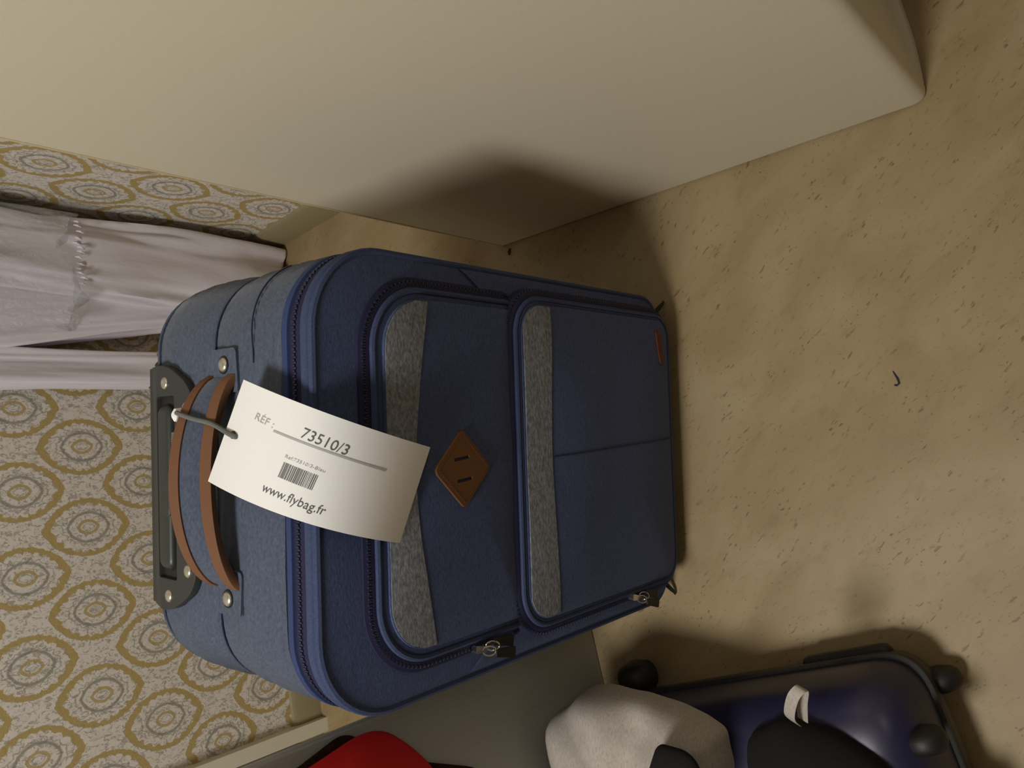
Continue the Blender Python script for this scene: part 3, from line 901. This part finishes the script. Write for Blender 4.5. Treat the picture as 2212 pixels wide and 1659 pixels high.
# ------------------------------------------------------------------ white wrapped bundle in the corner
def make_satin():
    n = NT('white_satin'); v = n.coord()
    a = n.noise(n.mapping(v, (30, 30, 10)), 1.0, 3, 0.6)
    w = n.noise(n.mapping(v, (500, 500, 500)), 1.0, 2, 0.5)
    n.bump(n.math('ADD', a, n.math('MULTIPLY', w, 0.05)), 0.35, 0.006)
    return n.out(srgb(234, 230, 240), 0.40, 0, 0.5)
M_satin = make_satin()
def make_film():
    n = NT('clear_film'); v = n.coord()
    a = n.noise(n.mapping(v, (70, 70, 26)), 1.0, 4, 0.7, 1.5)
    n.bump(a, 1.0, 0.012)
    n.out((0.95, 0.95, 0.97, 1), 0.12, 0, 0.8)
    tr = n.new('ShaderNodeBsdfTransparent'); mx = n.new('ShaderNodeMixShader')
    mx.inputs[0].default_value = 0.24
    n.t.links.new(tr.outputs[0], mx.inputs[1]); n.t.links.new(n.b.outputs[0], mx.inputs[2])
    n.t.links.new(mx.outputs[0], n.t.nodes['Material Output'].inputs[0])
    return n.m
M_film = make_film()
bun = empty('garment_bundle', RW(0.16, 0.10))
tag(bun, 'white satin garments under clear plastic film standing upright in the wallpapered corner', 'garment')
BL = Vector(bun.location)
def column(name, edge, z0, z1, mat, seed, amp=0.010, nz=46, hem=0.0, parent=bun, grow=0.0, na=72):
    """standing fold of cloth: edge(z) -> (a0, a1, b0, b1) extents along and off the wall"""
    rings = []
    for i in range(nz + 1):
        t = i / nz; z = z0 + (z1 - z0) * t ** 1.3
        a0, a1, b0, b1 = edge(z); rr = []
        for k in range(na):
            th = 2 * math.pi * k / na
            ca, sa = math.cos(th), math.sin(th)
            e = 0.62
            x = math.copysign(abs(ca) ** e, ca); y = math.copysign(abs(sa) ** e, sa)
            fold = noise.noise(Vector((ca * 2.2 + seed, sa * 2.2, z * 2.6))) * amp * 1.6 + noise.noise(Vector((ca * 5 + seed, sa * 5, z * 6 + seed))) * amp * 0.8
            fold += amp * 0.45 * math.sin(th * 5 + 2.5 * noise.noise(Vector((seed, 0, z * 3))) + seed)
            ha, hb = (a1 - a0) / 2 + grow, (b1 - b0) / 2 + grow
            a = (a0 + a1) / 2 + x * (ha + fold * 0.8); b = (b0 + b1) / 2 + y * (hb + fold)
            b = max(b, 0.016); a = max(a, 0.014)
            zz = z + (hem * noise.noise(Vector((ca * 3 + seed, sa * 3, 0.4))) * (1 - t) ** 6 if hem else 0)
            p = Vector(RW(a, b, max(zz, 0.004))) - BL
            rr.append(tuple(p))
        rings.append(rr)
    v, f = loft(rings, True, True, True)
    return mesh_obj(name, v, f, mat, parent, True, 80)
def e1(z):
    t = min(1, z / 0.62)
    k = min(1, max(0, (z - 0.62) / 0.40)); k = k * k * (3 - 2 * k)       # unseen bulge added higher up to shade the right wall
    return (0.022 + 0.012 * t, 0.225 - 0.05 * t + (0.02 if z < .1 else 0) + 0.12 * k, 0.02, 0.125 - 0.02 * max(0, .15 - z) / .15 + 0.12 * k)
def e2(z):
    t = min(1, max(0, (z - 0.30) / 0.32))
    return (0.15, 0.236 + 0.058 * t, 0.02, 0.095)
def e3(z):
    return (0.290, 0.360, 0.014, 0.078)
main = column('cloth_fold', e1, 0.004, 1.65, M_satin, 1.7, 0.011, 60, 0.035)
column('cloth_fold', e2, 0.012, 1.65, M_satin, 4.1, 0.006, 50, 0.01)
column('cloth_fold', e3, 0.335, 1.65, M_satin, 8.3, 0.006, 40, 0.02)
column('plastic_film', lambda z: (e1(z)[0], e2(z)[1] - .02, 0.02, e1(z)[3] + .007), 0.50, 1.66, M_film, 2.9, 0.012, 44, 0.06, bun, 0.006)
# puckered seam with short stitches across the main fold
st = []
for k in range(13):
    a = 0.05 + 0.125 * k / 12
    b = 0.128 + 0.006 * math.sin(k * 1.3)
    z = 0.497 + 0.003 * math.sin(k * 2.1)
    p = Vector(RW(a, b, z)) - BL; q = Vector(RW(a + .004, b + .003, z - 0.012)) - BL
    st.append(tube([tuple(p), tuple((p + q) / 2 + Vector((INTO.x, INTO.y, 0)) * .003), tuple(q)], [0.001, 0.0022, 0.001], False, 6))
v, f = merge(st)
mesh_obj('stitching', v, f, M_satin, main)

# ------------------------------------------------------------------ low white cabinet on the left, cloths hanging over it
az = math.radians(-16.7)
CE = Vector((math.cos(az), -math.sin(az), 0))          # along its front to the right
CN = Vector((math.sin(az), math.cos(az), 0))           # away from the viewer
CP = Vector((-0.402, 0.748, 0)) - CE * 0.008
cab = empty('upright_panel', (CP.x, CP.y, 0), math.atan2(CE.y, CE.x))
tag(cab, 'plain greyish white upright panel behind the soft blue suitcase, red cloth hanging over it', 'panel')
bbox_obj('body', (-0.75, 0.0, 0.002, 0.018, 0.0, 0.872), M_white, cab, 0.004)
bbox_obj('top', (-0.752, 0.002, -0.001, 0.021, 0.872, 0.89), M_white, cab, 0.004)

def hang(name, outline, base, depth, mat, seed, label, cat, p=2.4, amp=0.006):
    """cloth hanging in front of the cabinet: outline in (x, z) of the cabinet frame, puffed forward by depth"""
    o = empty(name, tuple(cab.location), cab.rotation_euler[2])
    c = np.mean(outline, axis=0)
    rings = [[(x, base, z) for x, z in outline]]
    for t in (1.0, .98, .94, .88, .8, .7, .58, .45, .3, .15, .02):
        rr = []
        for x, z in outline:
            X, Z = c[0] + (x - c[0]) * t, c[1] + (z - c[1]) * t
            d = depth * (1 - t ** p) ** 0.6 + amp * noise.noise(Vector((X * 14 + seed, Z * 8, seed))) * (1 - t ** 4)
            rr.append((X, base - 0.002 - max(d, 0.0005), Z))
        rings.append(rr)
    v, f = loft(rings, True, True, True)
    mesh_obj('cloth', v, f, mat, o, True, 60)
    # the part that lies on the cabinet's top
    zt = max(z for x, z in outline)
    xs_ = [x for x, z in outline if z > zt - 0.02]
    x0, x1 = min(xs_), max(xs_)
    def fn(u, w):
        return (x0 + (x1 - x0) * u, base - depth * 0.8 * (1 - w) ** 3 + 0.05 * w, zt - 0.002 + 0.008 * math.sin(math.pi * min(1, w * 1.2)) + 0.004 * noise.noise(Vector((u * 5 + seed, w * 4, 0))))
    v, f = patch(lambda u, w: fn(u, w), 16, 14, 0.0)
    n0 = len(v)
    v2 = [(x, y, z - 0.006) for x, y, z in v[:17 * 15]]
    mesh_obj('top_fold', v[:17 * 15] + v2, [q for q in f if max(q) < 17 * 15] + [tuple(i + 17 * 15 for i in q)[::-1] for q in f if max(q) < 17 * 15], mat, o, True, 60)
    tag(o, label, cat)
    return o
M_red = fabric('red_felt', srgb(232, 44, 44), 0.9, 1.08, 2.0, 0.85, 0.15)
M_brown = fabric('dark_brown_fleece', srgb(58, 34, 22), 0.4, 1.8, 0.35, 1.0, 1.0)
redo = rpoly([(-0.300, 0.915), (-0.045, 0.915), (-0.038, 0.700), (-0.018, 0.570), (-0.004, 0.490), (-0.046, 0.440), (-0.092, 0.405), (-0.300, 0.38)], [.02, .02, .05, .05, .04, .03, .04, .04], 6)
hang('red_cloth', redo, -0.019, 0.026, M_red, 1.0, 'bright red cloth hanging over the greyish white upright panel', 'cloth')
bro = rpoly([(-0.32, 0.900), (-0.060, 0.900), (-0.022, 0.600), (-0.002, 0.520), (-0.05, 0.47), (-0.115, 0.315), (-0.32, 0.28)], [.02, .02, .02, .02, .03, .03, .04], 6)
hang('brown_cloth', bro, -0.003, 0.009, M_brown, 5.0, 'dark brown fleecy cloth under the bright red one on the upright panel', 'cloth', 2.4, 0.003)

# ------------------------------------------------------------------ dark hard-shell case lying on the floor
M_shell = NT('navy_shell')
vv = M_shell.coord()
M_shell = M_shell.out(M_shell.mix(M_shell.noise(vv, 6, 2), srgb(33, 32, 56), srgb(42, 40, 68)), 0.34, 0, 0.5)
M_shellrim = plain('charcoal_rim', srgb(70, 62, 56), 0.5)
hcs = empty('hard_case', (-0.312, 0.232, 0), math.atan2(0.927, -0.375))
tag(hcs, 'dark navy hard-shell case lying on the floor with clothes heaped on it', 'suitcase')
# local x = along its length away from the viewer, local y = to its left (out of the picture)
HLn, HWd = 0.485, 0.36
def hsec(z, ins, r=0.034):
    return [(x, y, z) for x, y in rpoly([(ins, ins), (HLn - ins, ins), (HLn - ins, HWd - ins), (ins, HWd - ins)], r * 1.6, 10)]
v, f = loft([hsec(0.014, 0.03), hsec(0.016, 0.014), hsec(0.024, 0.004), hsec(0.040, 0.0), hsec(0.058, 0.0)], True, True, True)
mesh_obj('lower_shell', v, f, M_shellrim, hcs, True, 50)
v, f = loft([hsec(0.058, 0.002), hsec(0.060, -0.002), hsec(0.070, -0.002), hsec(0.072, 0.002)], True, True, True)
mesh_obj('rim', v, f, M_rubber, hcs, True, 40)
v, f = loft([hsec(0.072, 0.003), hsec(0.100, 0.006), hsec(0.130, 0.012), hsec(0.150, 0.022), hsec(0.162, 0.038), hsec(0.168, 0.060), hsec(0.170, 0.10)], True, True, True)
mesh_obj('upper_shell', v, f, M_shell, hcs, True, 60)
def knob(name, x, y, z, rx, ry, rz, mat, ax='x'):
    rings = []
    for t in np.linspace(-1, 1, 9):
        s = math.sqrt(max(0.04, 1 - abs(t) ** 3))
        ring_ = []
        for k in range(16):
            a = 2 * math.pi * k / 16
            if ax == 'x': ring_.append((x + rx * t, y + ry * s * math.cos(a), z + rz * s * math.sin(a)))
            else: ring_.append((x + rx * s * math.cos(a), y + ry * t, z + rz * s * math.sin(a)))
        rings.append(ring_)
    v, f = loft(rings, True, True, True)
    return mesh_obj(name, v, f, mat, hcs, True, 50)
# wheels on the near end
for yy in (0.085, HWd - 0.085):
    for zz in (0.028, 0.128):
        w_ = knob('wheel', 0.0 if zz < .1 else 0.010, yy - (0.038 if zz < .1 else 0), zz, 0.024, 0.016, 0.024, M_rubber, 'y')
# side handle and stud feet on the right-hand side
v, f = capsule(0.035, 0.155, 0.001, 0.010, 0.046, 0.010, 24)
mesh_obj('side_handle', v, f, M_rubber, hcs, True, 50)
knob('stud_foot', 0.425, -0.018, 0.040, 0.030, 0.026, 0.034, M_rubber, 'y')
v, f = merge([box(-0.018 + 0.0, -0.006, 0.175 + k * 0.006, 0.178 + k * 0.006, 0.03, 0.125) for k in range(12)] + [box(-0.008, 0.012, 0.165, 0.26, 0.026, 0.13)])
mesh_obj('ribbed_guard', v, f, M_rubber, hcs, False)

def heap(name, outline, z0, h, mat, seed, label, cat, p=2.0, amp=0.01, sc=9, group=None, fold=0.0, fa=0.6):
    # even resampling of the outline with a slightly uneven hem
    P_ = [np.array(p_) for p_ in outline]; P_.append(P_[0]); ev = []
    for a_, b_ in zip(P_[:-1], P_[1:]):
        k_ = max(1, int(np.linalg.norm(b_ - a_) / 0.006))
        ev += [a_ + (b_ - a_) * i_ / k_ for i_ in range(k_)]
    c = np.mean(ev, axis=0)
    outline = [tuple(c + (q_ - c) * (1 - 0.035 + 0.05 * noise.noise(Vector((q_[0] * 22 + seed, q_[1] * 22, seed))))) for q_ in ev]
    o = empty(name, (c[0], c[1], z0)); rings = []
    rings.append([(x - c[0], y - c[1], 0.0) for x, y in outline])
    for t in (1.0, .99, .96, .92, .86, .78, .68, .56, .44, .3, .15, .02):
        rr = []
        for x, y in outline:
            X, Y = (x - c[0]) * t, (y - c[1]) * t
            z = h * (1 - t ** p) ** 0.55 + fold * abs(math.sin((X * math.cos(fa) + Y * math.sin(fa)) * 34 + 2.2 * noise.noise(Vector((X * 7 + seed, Y * 7, 1))))) * (1 - t ** 8) + amp * noise.noise(Vector((X * sc + seed, Y * sc * 1.8, seed))) * (1 - t ** 6) + amp * .5 * noise.noise(Vector((X * sc * 3 + seed, Y * sc * 2, seed))) * (1 - t ** 6)
            rr.append((X, Y, max(z, 0.0) + 0.003))
        rings.append(rr)
    v, f = loft(rings, True, True, True)
    mesh_obj('cloth', v, f, mat, o, True, 70)
    tag(o, label, cat)
    return o
M_linen = fabric('beige_linen', srgb(180, 172, 162), 0.75, 1.2, 0.8, 0.9, 0.3, (0.4, 1.6, 1))
M_blackcloth = fabric('black_cloth', srgb(30, 30, 30), 0.8, 1.2, 1.0, 0.95, 0.2)
lin = rpoly([(-0.414, 0.622), (-0.480, 0.692), (-0.525, 0.694), (-0.66, 0.64), (-0.62, 0.43), (-0.47, 0.412), (-0.424, 0.418), (-0.408, 0.495)], [.035, .02, .02, .05, .05, .02, .012, .05], 6)
heap('linen_garment', lin, 0.170, 0.060, M_linen, 2.0, 'crumpled beige linen garment heaped on the dark navy case', 'garment', 7.0, 0.030, 8, None, 0.014, 2.4)
blk = rpoly([(-0.445, 0.398), (-0.415, 0.388), (-0.385, 0.350), (-0.385, 0.300), (-0.415, 0.225), (-0.62, 0.15), (-0.60, 0.395)], [.02, .01, .03, .04, .04, .05, .05], 6)
heap('black_garment', blk, 0.170, 0.060, M_blackcloth, 6.0, 'black folded garment with a white loop lying on the dark navy case', 'garment', 2.2, 0.008)
# white loop sewn to the black garment
bg_ = bpy.data.objects['black_garment']
lp_pts = [Vector((-0.384, 0.326, 0.205)), Vector((-0.364, 0.322, 0.236)), Vector((-0.336, 0.312, 0.252)), Vector((-0.326, 0.304, 0.246)), Vector((-0.350, 0.312, 0.225)), Vector((-0.380, 0.320, 0.200))]
rings = []
for p in cr(lp_pts, 6):
    q = p - bg_.location
    rings.append([(q.x - .002, q.y - .006, q.z), (q.x + .002, q.y + .006, q.z), (q.x + .002, q.y + .006, q.z + .0016), (q.x - .002, q.y - .006, q.z + .0016)])
v, f = loft(rings, True, True, True)
lpo = mesh_obj('loop', v, f, M_linen, bg_, True, 40); lpo['label'] = 'pale folded tape loop'
# black strap piece on the linen
bs = rpoly([(-0.428, 0.472), (-0.425, 0.425), (-0.47, 0.40), (-0.56, 0.42), (-0.53, 0.50)], [.010, .02, .03, .03, .03], 8)
heap('folded_clothing', bs, 0.262, 0.020, M_blackcloth, 9.0, 'small black folded piece of clothing on top of the beige linen garment', 'clothing', 2.2, 0.004)

# ------------------------------------------------------------------ bits on the floor
v, f = tube([(0.022, 0.2795, 0.0012), (0.012, 0.2735, 0.0022), (0.006, 0.2715, 0.002), (0.0035, 0.2745, 0.0018), (0.004, 0.2775, 0.0012)], [0.0006, 0.0011, 0.0012, 0.0013, 0.0009], False, 6)
tag(mesh_obj('thread_scrap', v, f, M_seam, None), 'tiny bent dark thread lying alone on the open beige floor', 'thread')
v, f = tube([(0.238, 0.940, 0.0014), (0.244, 0.9395, 0.0022), (0.250, 0.938, 0.0014)], [0.0015, 0.0028, 0.0012], False, 6)
tag(mesh_obj('crumb', v, f, M_darkleather, None), 'tiny brown crumb on the floor at the foot of the cream cupboard', 'crumb')
